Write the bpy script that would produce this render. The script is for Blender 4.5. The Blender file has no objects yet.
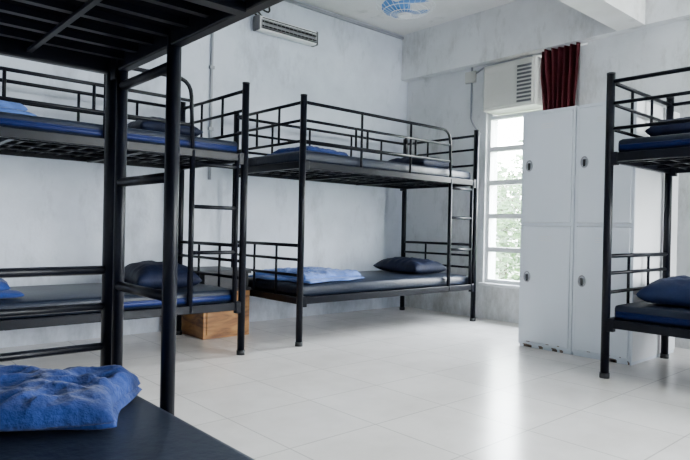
import bpy, bmesh, math, random
from mathutils import Vector, Matrix, noise
random.seed(4)
scene=bpy.context.scene
COL=scene.collection

# ---------------- materials ----------------
def newmat(name):
    m=bpy.data.materials.new(name); m.use_nodes=True
    nt=m.node_tree; b=nt.nodes['Principled BSDF']
    return m,nt,b
def simple(name,col,rough=.5,metal=0,var=.0,scale=8,bump=0,bscale=60,spec=.5,col2=None,sheen=0):
    m,nt,b=newmat(name)
    b.inputs['Roughness'].default_value=rough
    b.inputs['Metallic'].default_value=metal
    b.inputs['Specular IOR Level'].default_value=spec
    if sheen: b.inputs['Sheen Weight'].default_value=sheen
    tc=nt.nodes.new('ShaderNodeTexCoord')
    n=nt.nodes.new('ShaderNodeTexNoise'); n.inputs['Scale'].default_value=scale; n.inputs['Detail'].default_value=5
    nt.links.new(tc.outputs['Object'],n.inputs['Vector'])
    r=nt.nodes.new('ShaderNodeValToRGB')
    c2=col2 if col2 else tuple(max(0,c*(1-var)) for c in col)
    r.color_ramp.elements[0].position=.35; r.color_ramp.elements[1].position=.65
    r.color_ramp.elements[0].color=(*c2,1); r.color_ramp.elements[1].color=(*col,1)
    nt.links.new(n.outputs['Fac'],r.inputs['Fac'])
    nt.links.new(r.outputs['Color'],b.inputs['Base Color'])
    if bump:
        n2=nt.nodes.new('ShaderNodeTexNoise'); n2.inputs['Scale'].default_value=bscale; n2.inputs['Detail'].default_value=4
        nt.links.new(tc.outputs['Object'],n2.inputs['Vector'])
        bp=nt.nodes.new('ShaderNodeBump'); bp.inputs['Strength'].default_value=bump; bp.inputs['Distance'].default_value=.01
        nt.links.new(n2.outputs['Fac'],bp.inputs['Height']); nt.links.new(bp.outputs['Normal'],b.inputs['Normal'])
    return m
def wallmat(name,col,stain,grime=(.62,.60,.58),g1=.48):
    m,nt,b=newmat(name)
    b.inputs['Roughness'].default_value=.75
    b.inputs['Specular IOR Level'].default_value=.25
    tc=nt.nodes.new('ShaderNodeTexCoord')
    n=nt.nodes.new('ShaderNodeTexNoise'); n.inputs['Scale'].default_value=1.6; n.inputs['Detail'].default_value=8; n.inputs['Roughness'].default_value=.62
    nt.links.new(tc.outputs['Object'],n.inputs['Vector'])
    r=nt.nodes.new('ShaderNodeValToRGB')
    r.color_ramp.elements[0].position=.36; r.color_ramp.elements[1].position=.56
    r.color_ramp.elements[0].color=(*stain,1); r.color_ramp.elements[1].color=(*col,1)
    nt.links.new(n.outputs['Fac'],r.inputs['Fac'])
    n3=nt.nodes.new('ShaderNodeTexNoise'); n3.inputs['Scale'].default_value=4; n3.inputs['Detail'].default_value=13; n3.inputs['Roughness'].default_value=.74
    mp=nt.nodes.new('ShaderNodeMapping'); mp.inputs['Scale'].default_value=(1,1,.4)
    nt.links.new(tc.outputs['Object'],mp.inputs['Vector']); nt.links.new(mp.outputs['Vector'],n3.inputs['Vector'])
    # scuffing is stronger close to the floor
    sep=nt.nodes.new('ShaderNodeSeparateXYZ'); nt.links.new(tc.outputs['Object'],sep.inputs[0])
    low=nt.nodes.new('ShaderNodeMapRange'); low.inputs['From Min'].default_value=0; low.inputs['From Max'].default_value=.6
    low.inputs['To Min'].default_value=-.11; low.inputs['To Max'].default_value=0
    nt.links.new(sep.outputs['Z'],low.inputs['Value'])
    ad=nt.nodes.new('ShaderNodeMath'); ad.operation='ADD'
    nt.links.new(n3.outputs['Fac'],ad.inputs[0]); nt.links.new(low.outputs['Result'],ad.inputs[1])
    r3=nt.nodes.new('ShaderNodeValToRGB'); r3.color_ramp.elements[0].position=.28; r3.color_ramp.elements[1].position=g1
    r3.color_ramp.elements[0].color=(*grime,1); r3.color_ramp.elements[1].color=(1,1,1,1)
    nt.links.new(ad.outputs[0],r3.inputs['Fac'])
    mx=nt.nodes.new('ShaderNodeMix'); mx.data_type='RGBA'; mx.blend_type='MULTIPLY'; mx.inputs['Factor'].default_value=1
    nt.links.new(r.outputs['Color'],mx.inputs['A']); nt.links.new(r3.outputs['Color'],mx.inputs['B'])
    nt.links.new(mx.outputs['Result'],b.inputs['Base Color'])
    n2=nt.nodes.new('ShaderNodeTexNoise'); n2.inputs['Scale'].default_value=45
    nt.links.new(tc.outputs['Object'],n2.inputs['Vector'])
    bp=nt.nodes.new('ShaderNodeBump'); bp.inputs['Strength'].default_value=.12; bp.inputs['Distance'].default_value=.01
    nt.links.new(n2.outputs['Fac'],bp.inputs['Height']); nt.links.new(bp.outputs['Normal'],b.inputs['Normal'])
    return m
def tilemat():
    m,nt,b=newmat('floor_tiles')
    tc=nt.nodes.new('ShaderNodeTexCoord')
    br=nt.nodes.new('ShaderNodeTexBrick')
    br.offset=0; br.squash=1
    br.inputs['Scale'].default_value=1
    br.inputs['Brick Width'].default_value=.45; br.inputs['Row Height'].default_value=.45
    br.inputs['Mortar Size'].default_value=.0032; br.inputs['Mortar Smooth'].default_value=.2
    br.inputs['Color1'].default_value=(.86,.81,.77,1); br.inputs['Color2'].default_value=(.82,.77,.735,1)
    br.inputs['Mortar'].default_value=(.55,.51,.48,1)
    nt.links.new(tc.outputs['Object'],br.inputs['Vector'])
    n=nt.nodes.new('ShaderNodeTexNoise'); n.inputs['Scale'].default_value=3; n.inputs['Detail'].default_value=9; n.inputs['Roughness'].default_value=.65
    nt.links.new(tc.outputs['Object'],n.inputs['Vector'])
    r=nt.nodes.new('ShaderNodeValToRGB'); r.color_ramp.elements[0].position=.3; r.color_ramp.elements[1].position=.6
    r.color_ramp.elements[0].color=(.88,.87,.86,1); r.color_ramp.elements[1].color=(1,1,1,1)
    nt.links.new(n.outputs['Fac'],r.inputs['Fac'])
    mx=nt.nodes.new('ShaderNodeMix'); mx.data_type='RGBA'; mx.blend_type='MULTIPLY'; mx.inputs['Factor'].default_value=1
    nt.links.new(br.outputs['Color'],mx.inputs['A']); nt.links.new(r.outputs['Color'],mx.inputs['B'])
    nt.links.new(mx.outputs['Result'],b.inputs['Base Color'])
    mr=nt.nodes.new('ShaderNodeMapRange'); mr.inputs['To Min'].default_value=.12; mr.inputs['To Max'].default_value=.30
    nt.links.new(n.outputs['Fac'],mr.inputs['Value']); nt.links.new(mr.outputs['Result'],b.inputs['Roughness'])
    bp=nt.nodes.new('ShaderNodeBump'); bp.inputs['Strength'].default_value=.1; bp.inputs['Distance'].default_value=.003; bp.invert=True
    nt.links.new(br.outputs['Fac'],bp.inputs['Height']); nt.links.new(bp.outputs['Normal'],b.inputs['Normal'])
    return m
M_back=wallmat('wall_paint_blue_white',(.62,.66,.74),(.52,.555,.63),(.68,.68,.69),.48)
M_right=wallmat('wall_paint_white',(.71,.72,.74),(.61,.615,.625),(.60,.58,.55),.48)
M_ceil=wallmat('ceiling_paint',(.80,.79,.78),(.72,.71,.69),(.7,.69,.67),.42)
M_floor=tilemat()
M_steel=simple('black_painted_steel',(.0025,.0032,.007),.34,.0,.3,12,spec=.14)
M_matt=simple('charcoal_vinyl',(.010,.015,.030),.42,0,.25,6,.25,30,spec=.24)
M_shade=simple('dark_mattress_ticking',(.005,.005,.007),.95,0,.2,6,spec=0)  # flat black that paints in the shade under the mattresses
M_blueedge=simple('blue_piping',(.004,.012,.08),.5,0,.2,20,spec=.25)
M_pillow=simple('navy_pillow_fabric',(.004,.008,.030),.65,0,.35,10,.35,40,spec=.2)
M_bluepil=simple('blue_pillow_fabric',(.008,.017,.060),.65,0,.3,10,.3,40,spec=.22)
M_blank=simple('light_blue_blanket',(.07,.16,.48),.85,0,.25,14,.5,90,sheen=.2)
M_blank2=simple('royal_blue_blanket',(.015,.040,.18),.9,0,.4,14,.6,60,spec=.15,sheen=.12)
M_locker=simple('locker_enamel',(.71,.75,.81),.38,0,.04,2.5)
M_lside=simple('locker_side_enamel',(.79,.79,.80),.4,0,.04,2.5)
M_rust=simple('rust',(.10,.05,.03),.9,0,0,25,col2=(.30,.24,.20))
M_dark=simple('dark_plastic',(.02,.02,.022),.5,0,.1,spec=.3)
M_chrome=simple('brushed_metal',(.4,.4,.42),.3,.9,.1,20)
M_ac=simple('aged_plastic',(.58,.57,.53),.5,0,.06,4)
M_frame=simple('window_paint',(.76,.77,.78),.5,0,.06,6)
M_curt=simple('maroon_curtain',(.06,.005,.010),.85,0,.3,10,.3,80,spec=.2)
M_pvc=simple('pvc_conduit',(.30,.31,.34),.5,0,.05)
M_leaf=simple('leaf',(.045,.10,.018),.6,0,0,2,col2=(.02,.055,.008))
M_bark=simple('bark',(.10,.08,.06),.9,0,.4,6)
M_grass=simple('grass',(.10,.14,.07),.9,0,.3,2)
M_fanb=simple('fan_blue_plastic',(.04,.20,.52),.35,0,.05)
M_white=simple('white_plastic',(.8,.8,.8),.4,0,.04)
M_grey=simple('grey_grille',(.11,.11,.12),.5,0,.1)
def woodmat():
    m,nt,b=newmat('orange_wood')
    b.inputs['Roughness'].default_value=.5
    tc=nt.nodes.new('ShaderNodeTexCoord')
    w=nt.nodes.new('ShaderNodeTexNoise'); w.inputs['Scale'].default_value=5; w.inputs['Detail'].default_value=6; w.inputs['Distortion'].default_value=1.0
    mp=nt.nodes.new('ShaderNodeMapping'); mp.inputs['Scale'].default_value=(.8,.8,3.5)
    nt.links.new(tc.outputs['Object'],mp.inputs['Vector']); nt.links.new(mp.outputs['Vector'],w.inputs['Vector'])
    r=nt.nodes.new('ShaderNodeValToRGB'); e=r.color_ramp.elements
    e[0].position=.3; e[0].color=(.10,.036,.010,1); e[1].position=.62; e[1].color=(.40,.19,.055,1)
    k=e.new(.45); k.color=(.26,.11,.028,1)
    nt.links.new(w.outputs['Fac'],r.inputs['Fac']); nt.links.new(r.outputs['Color'],b.inputs['Base Color'])
    return m
M_wood=woodmat()
M_woodtop=simple('dark_grey_laminate',(.03,.03,.035),.5,0,.3,8,spec=.3)
def glassmat():
    m=bpy.data.materials.new('window_glass'); m.use_nodes=True; nt=m.node_tree; nt.nodes.clear()
    o=nt.nodes.new('ShaderNodeOutputMaterial'); t=nt.nodes.new('ShaderNodeBsdfTransparent'); g=nt.nodes.new('ShaderNodeBsdfGlossy')
    t.inputs['Color'].default_value=(.95,.97,.97,1); g.inputs['Roughness'].default_value=.05
    mx=nt.nodes.new('ShaderNodeMixShader'); mx.inputs[0].default_value=.06
    nt.links.new(t.outputs[0],mx.inputs[1]); nt.links.new(g.outputs[0],mx.inputs[2]); nt.links.new(mx.outputs[0],o.inputs[0])
    return m
M_glass=glassmat()

# ---------------- mesh helpers ----------------
class MB:
    def __init__(s): s.bm=bmesh.new(); s.mats=[]
    def mi(s,m):
        if m not in s.mats: s.mats.append(m)
        return s.mats.index(m)
    def box(s,a,b,mat,bev=0,rotz=None):
        a=Vector(a); b=Vector(b)
        r=bmesh.ops.create_cube(s.bm,size=1)
        vs=r['verts']; c=(a+b)/2; d=b-a
        for v in vs: v.co=Vector((v.co.x*abs(d.x)+c.x,v.co.y*abs(d.y)+c.y,v.co.z*abs(d.z)+c.z))
        fs=set(f for v in vs for f in v.link_faces)
        i=s.mi(mat)
        for f in fs: f.material_index=i
        if bev>0:
            es=list(set(e for v in vs for e in v.link_edges))
            r2=bmesh.ops.bevel(s.bm,geom=es,offset=bev,segments=2,profile=.5,affect='EDGES')
            for f in r2['faces']: f.material_index=i
    def tube(s,pts,rad,mat,seg=10,fil=0,cap=True):
        P=[Vector(p) for p in pts]
        if fil>0 and len(P)>2:
            Q=[P[0]]
            for k in range(1,len(P)-1):
                a=(P[k-1]-P[k]); b=(P[k+1]-P[k])
                f=min(fil,a.length*.49,b.length*.49)
                p0=P[k]+a.normalized()*f; p2=P[k]+b.normalized()*f
                for t in [0,.2,.4,.6,.8,1]:
                    Q.append((1-t)**2*p0+2*t*(1-t)*P[k]+t*t*p2)
            Q.append(P[-1]); P=Q
        i=s.mi(mat); rings=[]
        prev=None
        for k,p in enumerate(P):
            if k==0: t=(P[1]-P[0])
            elif k==len(P)-1: t=(P[-1]-P[-2])
            else: t=(P[k+1]-P[k-1])
            t.normalize()
            if prev is None:
                u=t.orthogonal().normalized()
            else:
                u=(prev-t*prev.dot(t)).normalized()
            prev=u; w=t.cross(u)
            rings.append([s.bm.verts.new(p+rad*(math.cos(2*math.pi*j/seg)*u+math.sin(2*math.pi*j/seg)*w)) for j in range(seg)])
        for k in range(len(rings)-1):
            for j in range(seg):
                f=s.bm.faces.new((rings[k][j],rings[k][(j+1)%seg],rings[k+1][(j+1)%seg],rings[k+1][j]))
                f.material_index=i; f.smooth=True
        if cap:
            f=s.bm.faces.new(rings[0][::-1]); f.material_index=i
            f=s.bm.faces.new(rings[-1]); f.material_index=i
    def finish(s,name,parent=None,loc=(0,0,0),rot=0):
        bmesh.ops.recalc_face_normals(s.bm,faces=s.bm.faces[:])
        me=bpy.data.meshes.new(name); s.bm.to_mesh(me); s.bm.free()
        for m in s.mats: me.materials.append(m)
        o=bpy.data.objects.new(name,me); COL.objects.link(o)
        if parent: o.parent=parent
        else:
            o.location=loc; o.rotation_euler=(0,0,rot)
        return o
def empty(name,loc=(0,0,0),rot=0):
    e=bpy.data.objects.new(name,None); COL.objects.link(e); e.location=loc; e.rotation_euler=(0,0,rot); e.empty_display_size=.2
    return e

# ---------------- room ----------------
XL,XR,YF,YB,H=-.62,4.78,-2.6,4.40,2.89
T=.2
def wall(name,axis,pos,thick,a0,a1,z0,z1,holes,mat):
    mb=MB()
    us=sorted(set([a0,a1]+[h[0] for h in holes]+[h[1] for h in holes]))
    zs=sorted(set([z0,z1]+[h[2] for h in holes]+[h[3] for h in holes]))
    for i in range(len(us)-1):
        for j in range(len(zs)-1):
            uc=(us[i]+us[i+1])/2; zc=(zs[j]+zs[j+1])/2
            if any(h[0]<uc<h[1] and h[2]<zc<h[3] for h in holes): continue
            if axis=='x': mb.box((pos,us[i],zs[j]),(pos+thick,us[i+1],zs[j+1]),mat)
            else: mb.box((us[i],pos,zs[j]),(us[i+1],pos+thick,zs[j+1]),mat)
    return mb.finish(name)
WY0,WY1,WZ0,WZ1=2.46,3.38,.34,2.39
wall('wall_back','y',YB,T,XL-T,XR+T,0,H,[],M_back)
W2=(-2.3,-.1,.5,2.39)  # added opening, out of view, lets more daylight into the room
wall('wall_right','x',XR,T,YF,YB,0,H,[(WY0,WY1,WZ0,WZ1),W2],M_right)
wall('wall_left','x',XL-T,T,YF,YB,0,H,[],M_back)
FH=[(3.0,4.4,.8,2.4)]  # unseen front opening, put in only to brighten the interior
wall('wall_front','y',YF-T,T,XL-T,XR+T,0,H,FH,M_back)
mb=MB(); mb.box((XL-T,YF-T,-.12),(XR+T,YB+T,0),M_floor); mb.finish('floor')
mb=MB(); mb.box((XL-T,YF-T,H),(XR+T,YB+T,H+.12),M_ceil); mb.finish('ceiling')
mb=MB(); mb.box((XR-.10,YF,2.41),(XR,YB,H),M_right); mb.finish('trim_1')
mb=MB(); mb.box((XL,1.90,2.41),(XR-.10,2.11,H),M_ceil); mb.finish('trim_2')

def window(name,axis,pos,u0,u1,z0,z1,nu,zbars):
    mb=MB(); f=.035
    def bx(ua,ub,za,zb,d0,d1,m):
        if axis=='x': mb.box((pos+d0,ua,za),(pos+d1,ub,zb),m)
        else: mb.box((ua,pos+d0,za),(ub,pos+d1,zb),m)
    bx(u0,u0+f,z0,z1,.03,.09,M_frame); bx(u1-f,u1,z0,z1,.03,.09,M_frame)
    bx(u0+f,u1-f,z0,z0+f,.03,.09,M_frame); bx(u0+f,u1-f,z1-f,z1,.03,.09,M_frame)
    for k in range(1,nu):
        u=u0+(u1-u0)*k/nu; bx(u-.02,u+.02,z0+f,z1-f,.035,.085,M_frame)
    for z,w in zbars: bx(u0+f,u1-f,z-w/2,z+w/2,.025,.095,M_frame)
    bx(u0+f,u1-f,z0+f,z1-f,.055,.06,M_glass)
    return mb.finish(name)
ZT=1.915
zb=[(WZ0+(ZT-WZ0)*k/5,.045) for k in (1,2,3,4)]
window('window_1','x',XR,WY0,WY1,WZ0,ZT,2,zb)
window('window_2','x',XR,W2[0],W2[1],W2[2],W2[3],3,[(1.5,.04)])
for i,h in enumerate(FH): window('window_%d'%(i+3),'y',YF-T,h[0],h[1],h[2],h[3],3,[(1.8,.04)])
mb=MB(); mb.box((XR-.03,WY0-.03,WZ0-.03),(XR+.0,WY1+.03,WZ0),M_frame,.006); mb.finish('trim_3')
mb=MB(); mb.box((XR+.04,WY0,ZT+.002),(XR+.08,2.77,WZ1),M_frame); mb.finish('trim_5')
mb=MB(); mb.box((XR+.03,3.332,ZT+.002),(XR+.08,WY1,WZ1),M_frame); mb.finish('trim_6')

# ---------------- bunk bed ----------------
L,W=2.0,.88
def bunk(loc,rot,edge=False,slat=.11):
    e=empty('bunk_bed',loc,rot)
    f=MB(); R=.0235
    HP=1.745
    for x in (0,L):
        for y in (0,W):
            f.tube([(x,y,.012),(x,y,HP)],R,M_steel,16)
            f.tube([(x,y,0),(x,y,.03)],R+.004,M_dark,16)
            f.tube([(x,y,HP-.004),(x,y,HP+.006)],R+.001,M_dark,16)
    for zc in (.315,1.265):
        for y in (0,W): f.box((R*.7,y-.014,zc-.025),(L-R*.7,y+.014,zc+.025),M_steel,.004)
        for x in (0,L): f.box((x-.014,R*.7,zc-.025),(x+.014,W-R*.7,zc+.025),M_steel,.004)
        n=int(L/slat)
        for k in range(1,n):
            x=L*k/n; f.box((x-.009,.014,zc-.002),(x+.009,W-.014,zc+.014),M_steel)
        for y in (W*.25,W*.5,W*.75): f.box((.014,y-.006,zc-.010),(L-.014,y+.006,zc-.002),M_steel)
        for x in (L*.33,L*.66): f.box((x-.014,.014,zc-.03),(x+.014,W-.014,zc-.011),M_steel)
        for x,sx in ((0,1),(L,-1)):
            for y in (0,W):
                xa,xb=sorted((x+sx*R*.6,x+sx*.05)); f.box((xa,y-.018,zc-.045),(xb,y+.018,zc+.03),M_steel,.003)
    r=.0125
    xl=L-.365
    f.tube([(0,0,1.70),(xl-.02,0,1.70),(xl-.0,0,1.28)],r,M_steel,10,fil=.10)
    for z in (1.575,1.43): f.tube([(0,0,z),(xl-.02,0,z)],r*.85,M_steel,8)
    for x in (.50,.62,1.05,1.17): f.tube([(x,0,1.43),(x,0,1.575)],r*.75,M_steel,8)
    for x in (.56,1.11): f.tube([(x,0,1.28),(x,0,1.70)],r*.8,M_steel,8)
    for z in (1.70,1.575,1.43): f.tube([(0,W,z),(L,W,z)],r if z>1.6 else r*.85,M_steel,8)
    for x in (.35,.75,1.25,1.65): f.tube([(x,W,1.28),(x,W,1.70)],r*.8,M_steel,8)
    for x in (0,L):
        for z in (1.70,1.575,1.43): f.tube([(x,0,z),(x,W,z)],r if z>1.6 else r*.85,M_steel,8)
        for y in (W*.33,W*.66): f.tube([(x,y,1.43),(x,y,1.70)],r*.75,M_steel,8)
        for z in (.70,.60,.49): f.tube([(x,0,z),(x,W,z)],r if z>.65 else r*.85,M_steel,8)
        for y in (W*.33,W*.66): f.tube([(x,y,.34),(x,y,.70)],r*.75,M_steel,8)
    f.tube([(xl,0,.30),(xl,0,1.28)],.017,M_steel,12)
    f.tube([(L-.055,0,.30),(L-.055,0,1.28)],.015,M_steel,12)
    for z in (.66,.94,1.20): f.tube([(xl,0,z),(L-.05,0,z)],.0125,M_steel,10)
    f.finish('frame',e)
    for nm,z in (('lower_mattress',.337),('upper_mattress',1.287)):
        m=MB(); m.box((.03,.024,z),(L-.03,W-.024,z+.085),M_matt,.022)
        if edge:
            m.tube([(.05,.022,z+.045),(L-.05,.022,z+.045)],.006,M_blueedge,6)
            m.box((.05,.018,z+.018),(L-.05,.024,z+.045),M_blueedge)
        o=m.finish(nm,e)
        for p in o.data.polygons: p.use_smooth=True
        m=MB(); m.box((.016,.015,z-.007),(L-.016,W-.015,z-.001),M_shade); m.finish(nm.split('_')[0]+'_base_board',e)  # added black sheet, keeps the bunk underside looking shaded
    return e
bunk((.08,3.32,0),0,edge=True)
bunk((2.55,3.32,0),0)
bunk((.625,-.325,0),math.pi/2,slat=.09)
bunk((3.42,1.57,0),-math.pi/2,edge=True)

LM=.337+.087; UM=1.287+.087
def pillow(loc,rot,sx,sy,h,mat,seed=0,tilt=0):
    me=bpy.data.meshes.new('pillow'); bm=bmesh.new()
    N=40; g=[[None]*(N+1) for _ in range(N+1)]; g2=[[None]*(N+1) for _ in range(N+1)]
    for i in range(N+1):
        for j in range(N+1):
            u=-1+2*i/N; v=-1+2*j/N
            x=u*sx/2*(1-.05*math.cos(v*math.pi/2)); y=v*sy/2*(1-.07*math.cos(u*math.pi/2))
            p=((1-u**4)*(1-v**4))**.55
            w=noise.fractal(Vector((x*9+seed,y*9,seed)),1,2,3)*.016*p
            w+=(.5-abs(noise.noise(Vector((x*11+seed*2,y*7,seed)))))*.016*p
            zt=h*.62*p+w; zb=-h*.38*((1-u**6)*(1-v**6))**.5
            edge=(i in(0,N) or j in(0,N))
            g[i][j]=bm.verts.new((x,y,zt+h*.38))
            g2[i][j]=g[i][j] if edge else bm.verts.new((x,y,zb+h*.38))
    for i in range(N):
        for j in range(N):
            bm.faces.new((g[i][j],g[i+1][j],g[i+1][j+1],g[i][j+1]))
            try: bm.faces.new((g2[i][j],g2[i][j+1],g2[i+1][j+1],g2[i+1][j]))
            except ValueError: pass
    bmesh.ops.recalc_face_normals(bm,faces=bm.faces[:])
    for f in bm.faces: f.smooth=True
    bm.to_mesh(me); bm.free(); me.materials.append(mat)
    o=bpy.data.objects.new('pillow',me); COL.objects.link(o); o.location=loc; o.rotation_euler=(0,tilt,rot)
    return o
def blanket(loc,rot,sx,sy,h,mat,seed=0,layers=3,wr=.02,shrink=.07):
    bm=bmesh.new()
    N=90;M=60
    def layer(z0,th,ox,oy,ax,ay,sd,amp):
        g=[];b=[]
        for i in range(N+1):
            ra=[];rb=[]
            for j in range(M+1):
                u=-1+2*i/N; v=-1+2*j/M
                x=u*ax/2; y=v*ay/2
                n1=noise.noise(Vector((x*5+sd,y*5,sd)))
                n2=noise.noise(Vector((x*5,y*5+sd,sd*2+7)))
                xx=x+n1*.05*abs(u)+ox; yy=y+n2*.05*abs(v)+oy
                e=((1-abs(u)**12)*(1-abs(v)**10))**.5
                wx=x+.05*noise.noise(Vector((x*6,y*6,sd+1))); wy=y+.05*noise.noise(Vector((x*6,y*6,sd+9)))
                rd=1-abs(noise.noise(Vector((wx*9+wy*6+sd,wy*13-wx*3,sd))))*2.4
                rd2=1-abs(noise.noise(Vector((wx*20-wy*8+sd,wy*26,sd+3))))*2
                wz=(rd*.65+rd2*.35)*amp
                ra.append(bm.verts.new((xx,yy,z0+th*.5+e*(th*.5+wz*.5+amp*.4))))
                rb.append(ra[-1] if (i in(0,N) or j in (0,M)) else bm.verts.new((xx,yy,z0+th*.5-e*th*.5)))
            g.append(ra);b.append(rb)
        for i in range(N):
            for j in range(M):
                bm.faces.new((g[i][j],g[i+1][j],g[i+1][j+1],g[i][j+1]))
                try:bm.faces.new((b[i][j],b[i][j+1],b[i+1][j+1],b[i+1][j]))
                except ValueError: pass
    t=h/layers
    for k in range(layers):
        sc=1-shrink*k
        layer(t*k,t*1.1,random.uniform(-.02,.02),random.uniform(-.02,.02),sx*sc,sy*sc,seed+k*3.7,wr*(.35 if k<layers-1 else 1))
    bmesh.ops.recalc_face_normals(bm,faces=bm.faces[:])
    for f in bm.faces: f.smooth=True
    me=bpy.data.meshes.new('blanket'); bm.to_mesh(me); bm.free(); me.materials.append(mat)
    o=bpy.data.objects.new('blanket',me); COL.objects.link(o); o.location=loc; o.rotation_euler=(0,0,rot)
    return o
blanket((2.55+.38,3.32+.40,LM),.15,.66,.62,.04,M_blank,1,2,.045)
pillow((2.55+1.68,3.32+.50,LM),1.45,.62,.40,.13,M_pillow,2)
blanket((2.55+.42,3.32+.45,UM),.1,.50,.45,.05,M_blank2,5,2,.03)
pillow((2.55+1.66,3.32+.45,UM),1.5,.62,.40,.12,M_pillow,8)
pillow((.08+1.62,3.32+.42,LM),1.4,.60,.40,.15,M_pillow,11)
blanket((.08+.46,3.32+.36,LM),.1,.52,.5,.07,M_blank2,14,2,.03)
blanket((.08+.50,3.32+.40,UM),.1,.60,.5,.07,M_blank,16,2,.03)
pillow((.08+1.60,3.32+.45,UM),1.5,.60,.40,.12,M_pillow,18)
blanket((.29,1.43,LM),-.58,.54,.30,.035,M_blank2,21,2,.055,.05)
pillow((3.42+.44,1.57-.30,LM),.05,.60,.42,.15,M_bluepil,24)
pillow((3.42+.46,1.57-.32,UM),.05,.60,.42,.13,M_pillow,27)

# ---------------- lockers ----------------
def locker(loc,w):
    e=empty('locker',loc)
    D,HH=.72,1.69
    m=MB(); z0=.02
    m.box((.012,0,z0),(D,w,HH),M_lside,.004)
    m.box((.014,.004,0),(D-.01,w-.004,z0),M_locker)
    for a,b in (((0,0,z0),(.014,.018,HH)),((0,w-.018,z0),(.014,w,HH)),((0,.018,HH-.02),(.014,w-.018,HH)),((0,.018,z0),(.014,w-.018,z0+.02)),((0,.018,.875),(.014,w-.018,.895))): m.box(a,b,M_locker)
    for k in range(6):
        y=random.uniform(0,w-.05); ww=random.uniform(.008,.04)
        m.box((-.0010,y,z0-.001),(.001,min(w,y+ww),z0+random.uniform(.002,.007)),M_rust)
        m.box((.012,y,.001),(.0143,min(w-.006,y+ww),.018),M_rust)
    m.finish('body',e)
    for nm,za,zb_ in (('lower_door',z0+.023,.872),('upper_door',.898,HH-.023)):
        d=MB()
        d.box((-.008,.021,za),(.011,w-.021,zb_),M_locker,.004)
        hz=(za+zb_)/2+(.02 if nm=='upper_door' else .05); hy=w-.065
        ring=[]
        for k in range(20):
            a=2*math.pi*k/20; ring.append((-.010,hy+.024*math.cos(a),hz+.036*math.sin(a)))
        ring.append(ring[0])
        d.tube(ring,.0045,M_chrome,6,cap=False)
        d.tube([(-.0075,hy,hz),(-.0090,hy,hz)],.024,M_pvc,20)
        d.box((-.018,hy-.009,hz-.030),(-.009,hy+.007,hz+.018),M_dark,.003)
        for k in range(3):
            z=zb_-.075-.014*k
            d.box((-.0105,w/2-.05,z-.002),(-.007,w/2+.05,z+.002),M_lside,.001)
        if nm=='lower_door':
            for k in range(3):
                y=random.uniform(.03,w-.06); ww=random.uniform(.01,.03)
                d.box((-.0087,y,za-.001),(-.0075,min(w-.022,y+ww),za+random.uniform(.002,.006)),M_rust)
        d.finish(nm,e)
    return e
LX=3.86
lw=.395
locker((LX,1.605+lw+.006,0),lw+.01)
locker((LX,1.605,0),lw)

# ---------------- air conditioner ----------------
m=MB()
y0,y1,za,zb_=2.785,3.325,1.93,2.35
m.box((XR-.14,y0,za),(XR+.25,y1,zb_),M_ac,.012)
m.box((XR-.155,y0+.02,za+.02),(XR-.138,y1-.02,zb_-.02),M_ac,.006)
for k in range(10):
    z=za+.035+k*.034
    m.box((XR-.162,y0+.03,z),(XR-.152,y0+.17,z+.018),M_grey)
    m.box((XR-.168,y0+.03,z+.019),(XR-.152,y0+.17,z+.026),M_ac)
for k in range(12):
    z=za+.13+k*.019
    m.box((XR-.158,y0+.20,z),(XR-.154,y1-.05,z+.006),M_ac)
m.box((XR-.159,y0+.20,za+.04),(XR-.153,y1-.05,za+.09),M_ac,.002)
m.finish('air_conditioner')

# ---------------- curtain ----------------
ce=empty('curtain',(0,0,0))
bm=bmesh.new(); N=90;K=30; g=[]
cy0,cy1=2.42,2.77
for i in range(N+1):
    row=[]
    for j in range(K+1):
        u=i/N; v=j/K
        z=2.395-v*.80
        pin=1-.2*math.exp(-((v-.6)/.3)**2)
        y=(cy0+cy1)/2+(u-.5)*(cy1-cy0)*pin
        x=XR-.07-.03*math.sin(u*math.pi*2*6+math.sin(v*3)*.8)-.012*math.sin(u*31+v*5)
        row.append(bm.verts.new((x,y,z)))
    g.append(row)
for i in range(N):
    for j in range(K):
        f=bm.faces.new((g[i][j],g[i+1][j],g[i+1][j+1],g[i][j+1])); f.smooth=True
me=bpy.data.meshes.new('fabric'); bm.to_mesh(me); bm.free(); me.materials.append(M_curt)
cu=bpy.data.objects.new('fabric',me); COL.objects.link(cu); cu.parent=ce
s=cu.modifiers.new('s','SOLIDIFY'); s.thickness=.004
m=MB(); m.tube([(XR-.035,2.38,2.385),(XR-.035,2.775,2.385)],.007,M_white,8)
m.finish('rod',ce)

# ---------------- heater ----------------
m=MB()
hx0,hx1,hz=2.80,3.44,2.55
m.box((hx0,YB-.11,hz-.055),(hx1,YB-.03,hz+.065),M_white,.012)
m.box((hx0+.025,YB-.117,hz-.044),(hx1-.025,YB-.108,hz+.035),M_chrome,.004)
m.box((hx0-.005,YB-.114,hz-.058),(hx0+.014,YB-.028,hz+.068),M_grey,.005)
m.box((hx1-.014,YB-.114,hz-.058),(hx1+.005,YB-.028,hz+.068),M_grey,.005)
for z in (hz-.024,hz+.014): m.tube([(hx0+.03,YB-.126,z),(hx1-.03,YB-.126,z)],.007,M_dark,8)
for k in range(14):
    x=hx0+.04+k*(hx1-hx0-.08)/13; m.tube([(x,YB-.138,hz-.046),(x,YB-.138,hz+.038)],.0020,M_chrome,5)
for z in (hz-.046,hz+.038): m.tube([(hx0+.02,YB-.138,z),(hx1-.02,YB-.138,z)],.0035,M_dark,5)
for x in (hx0+.1,hx1-.1): m.box((x-.015,YB-.04,hz-.03),(x+.015,YB,hz+.03),M_white)
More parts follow.
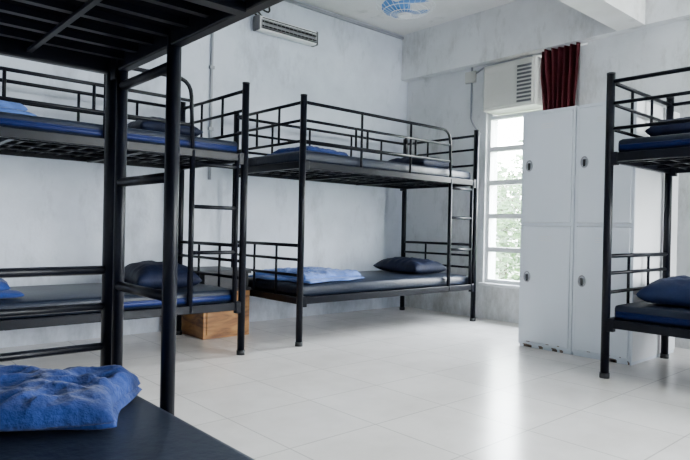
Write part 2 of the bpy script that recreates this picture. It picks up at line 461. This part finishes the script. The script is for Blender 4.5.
m.tube([(hx0+.08,YB-.06,hz+.06),(hx0-.04,YB-.05,hz+.17),(hx0+.16,YB-.05,hz+.12),(hx0+.14,YB-.03,hz+.24),(hx0+.02,YB-.02,H)],.009,M_dark,6,fil=.06)
m.tube([(hx0+.04,YB-.06,hz+.06),(hx0-.08,YB-.04,hz+.13),(hx0+.08,YB-.03,hz+.24),(hx0+.10,YB-.02,H)],.008,M_dark,6,fil=.06)
m.finish('wall_heater')
m=MB()
m.tube([(2.42,YB-.012,H-.05),(2.42,YB-.012,1.2)],.013,M_pvc,8)
for z in (2.6,2.1,1.6): m.box((2.40,YB-.028,z),(2.44,YB,z+.025),M_pvc)
m.tube([(2.33,YB-.012,H-.05),(2.33,YB-.012,2.66)],.010,M_pvc,8)
m.box((2.27,YB-.05,2.50),(2.39,YB,2.66),M_ac,.006)
m.box((2.30,YB-.058,2.54),(2.36,YB-.048,2.62),M_grey,.003)
m.tube([(2.42,YB-.014,2.62),(2.60,YB-.014,2.70),(2.80,YB-.014,2.74)],.006,M_dark,6,fil=.05)
m.finish('wall_conduit')
m=MB()
m.box((XL,YB-.022,H-.045),(XR-.10,YB,H-.02),M_pvc); m.finish('trim_4')
m=MB()
m.tube([(XR-.012,3.55,2.41),(XR-.012,3.55,1.9),(XR-.012,3.44,1.75)],.010,M_pvc,8,fil=.05)
m.tube([(XR-.012,3.60,2.30),(XR-.012,3.40,2.39),(XR-.012,2.9,2.395)],.009,M_pvc,8,fil=.05)
m.box((XR-.03,3.50,2.26),(XR,3.62,2.37),M_ac,.005)
m.finish('wall_conduit')

# ---------------- ceiling fan (orbit) ----------------
FZ=2.63
e=empty('ceiling_fan',(3.53,3.29,FZ))
m=MB()
m.tube([(0,0,.10),(0,0,H-FZ)],.02,M_white,12)
m.tube([(0,0,H-FZ-.03),(0,0,H-FZ)],.06,M_white,20)
m.tube([(0,0,.02),(0,0,.13)],.055,M_white,20)
m.finish('mount',e)
m=MB()
for z,r in ((-.09,.06),(-.085,.12),(-.06,.18),(-.02,.235),(.02,.235),(.055,.17)):
    ring=[(r*math.cos(2*math.pi*k/36),r*math.sin(2*math.pi*k/36),z) for k in range(37)]
    m.tube(ring,.0025,M_white,6,cap=False)
for k in range(28):
    a=2*math.pi*k/28; c,s_=math.cos(a),math.sin(a)
    m.tube([(c*r,s_*r,z) for r,z in ((.03,-.092),(.12,-.086),(.18,-.06),(.235,-.02),(.235,.02),(.17,.055),(.05,.08))],.0015,M_white,5)
m.tube([(0,0,-.1),(0,0,-.088)],.05,M_white,20)
m.finish('cage',e)
m=MB()
for k in range(3):
    a0=2*math.pi*k/3; i=m.mi(M_fanb); rows=[]
    for q in range(9):
        r=.03+.165*q/8; wdt=.35+.62*math.sin(math.pi*min(1,(q+1)/8)*.6)
        rows.append([m.bm.verts.new((r*math.cos(a0+t*wdt),r*math.sin(a0+t*wdt),-.03+.025*t)) for t in (-1,-.5,0,.5,1)])
    for q in range(8):
        for t in range(4):
            f=m.bm.faces.new((rows[q][t],rows[q][t+1],rows[q+1][t+1],rows[q+1][t])); f.material_index=i; f.smooth=True
m.tube([(0,0,-.06),(0,0,.03)],.035,M_fanb,20)
m.finish('blades',e)

# ---------------- bedside cabinet ----------------
m=MB()
m.box((2.125,3.90,.0),(2.515,4.36,.34),M_wood,.004)
m.box((2.12,3.89,.34),(2.52,4.37,.365),M_woodtop,.003)
m.box((2.135,3.91,.365),(2.505,4.35,.47),M_woodtop)
m.box((2.12,3.89,.47),(2.52,4.37,.495),M_woodtop,.003)
m.box((2.15,3.892,.03),(2.49,3.901,.31),M_wood,.003)
m.finish('bedside_cabinet')

# ---------------- outside ----------------
m=MB(); m.box((5.6,-15,-.35),(40,25,-.3),M_grass); m.finish('ground_outside')
def tree(loc,h,r,n,seed):
    rnd=random.Random(seed); m=MB()
    m.tube([(0,0,0),(.05,.03,h*.4),(0,.1,h*.75)],.09,M_bark,8)
    for k in range(6):
        a=rnd.uniform(0,6.28); m.tube([(.02,.02,h*rnd.uniform(.25,.6)),(math.cos(a)*r*.7,math.sin(a)*r*.7,h*rnd.uniform(.6,.95))],.03,M_bark,6)
    i=m.mi(M_leaf)
    cl=[(rnd.gauss(0,r*.5),rnd.gauss(0,r*.6),h*rnd.uniform(.22,1)) for _ in range(26)]
    for k in range(n):
        c=rnd.choice(cl); p=Vector(c)+Vector((rnd.gauss(0,.28),rnd.gauss(0,.28),rnd.gauss(0,.24)))
        d=Vector((rnd.gauss(0,1),rnd.gauss(0,1),rnd.gauss(0,.6))).normalized(); o=d.orthogonal().normalized(); sz=rnd.uniform(.05,.1)
        vs=[m.bm.verts.new(p+d*sz),m.bm.verts.new(p+o*sz*.4),m.bm.verts.new(p-d*sz),m.bm.verts.new(p-o*sz*.4)]
        f=m.bm.faces.new(vs); f.material_index=i
    return m.finish('tree',loc=loc)
tree((9.5,5.3,-.3),2.3,1.1,4000,1)
tree((11.5,7.6,-.3),2.8,1.3,4000,2)
tree((10.0,3.4,-.3),2.0,1.1,3000,3)

# ---------------- light ----------------
w=bpy.data.worlds.new('World'); scene.world=w; w.use_nodes=True; nt=w.node_tree
bg=nt.nodes['Background']
tc=nt.nodes.new('ShaderNodeTexCoord'); sp=nt.nodes.new('ShaderNodeSeparateXYZ'); nt.links.new(tc.outputs['Generated'],sp.inputs[0])
r=nt.nodes.new('ShaderNodeValToRGB'); e=r.color_ramp.elements
e[0].position=0; e[0].color=(.58,.6,.6,1); e[1].position=.6; e[1].color=(.80,.88,1,1)
k=e.new(.08); k.color=(1,.99,.98,1)
nt.links.new(sp.outputs['Z'],r.inputs['Fac']); nt.links.new(r.outputs['Color'],bg.inputs['Color'])
bg.inputs['Strength'].default_value=80
def portal(name,loc,rot,sx,sy):
    l=bpy.data.lights.new(name,'AREA'); l.shape='RECTANGLE'; l.size=sx; l.size_y=sy
    l.cycles.is_portal=True
    o=bpy.data.objects.new(name,l); COL.objects.link(o); o.location=loc; o.rotation_euler=rot
portal('portal_window_1',(XR+.15,(WY0+WY1)/2,(WZ0+WZ1)/2),(0,math.pi/2,0),WZ1-WZ0,WY1-WY0)
portal('portal_window_2',(XR+.15,(W2[0]+W2[1])/2,(W2[2]+W2[3])/2),(0,math.pi/2,0),W2[3]-W2[2],W2[1]-W2[0])
for i,h in enumerate(FH):
    portal('portal_window_%d'%(i+3),((h[0]+h[1])/2,YF-.15,(h[2]+h[3])/2),(math.pi/2,0,0),h[1]-h[0],h[3]-h[2])

# ---------------- camera ----------------
f_px=600; az=math.radians(48.3)
pitch=math.radians(-.2); roll=math.radians(1.2)
fw=Vector((math.cos(az)*math.cos(pitch),math.sin(az)*math.cos(pitch),math.sin(pitch)))
R_=Vector((math.sin(az),-math.cos(az),0)); U=R_.cross(fw)
cr=math.cos(roll)*R_+math.sin(roll)*U; cu_=math.cos(roll)*U-math.sin(roll)*R_
mat=Matrix((cr,cu_,-fw)).transposed().to_4x4(); mat.translation=Vector((0,0,.83))
cd=bpy.data.cameras.new('camera'); cam=bpy.data.objects.new('camera',cd); COL.objects.link(cam)
cam.matrix_world=mat; cd.sensor_width=36; cd.lens=f_px*36/690; cd.clip_start=.02
scene.camera=cam
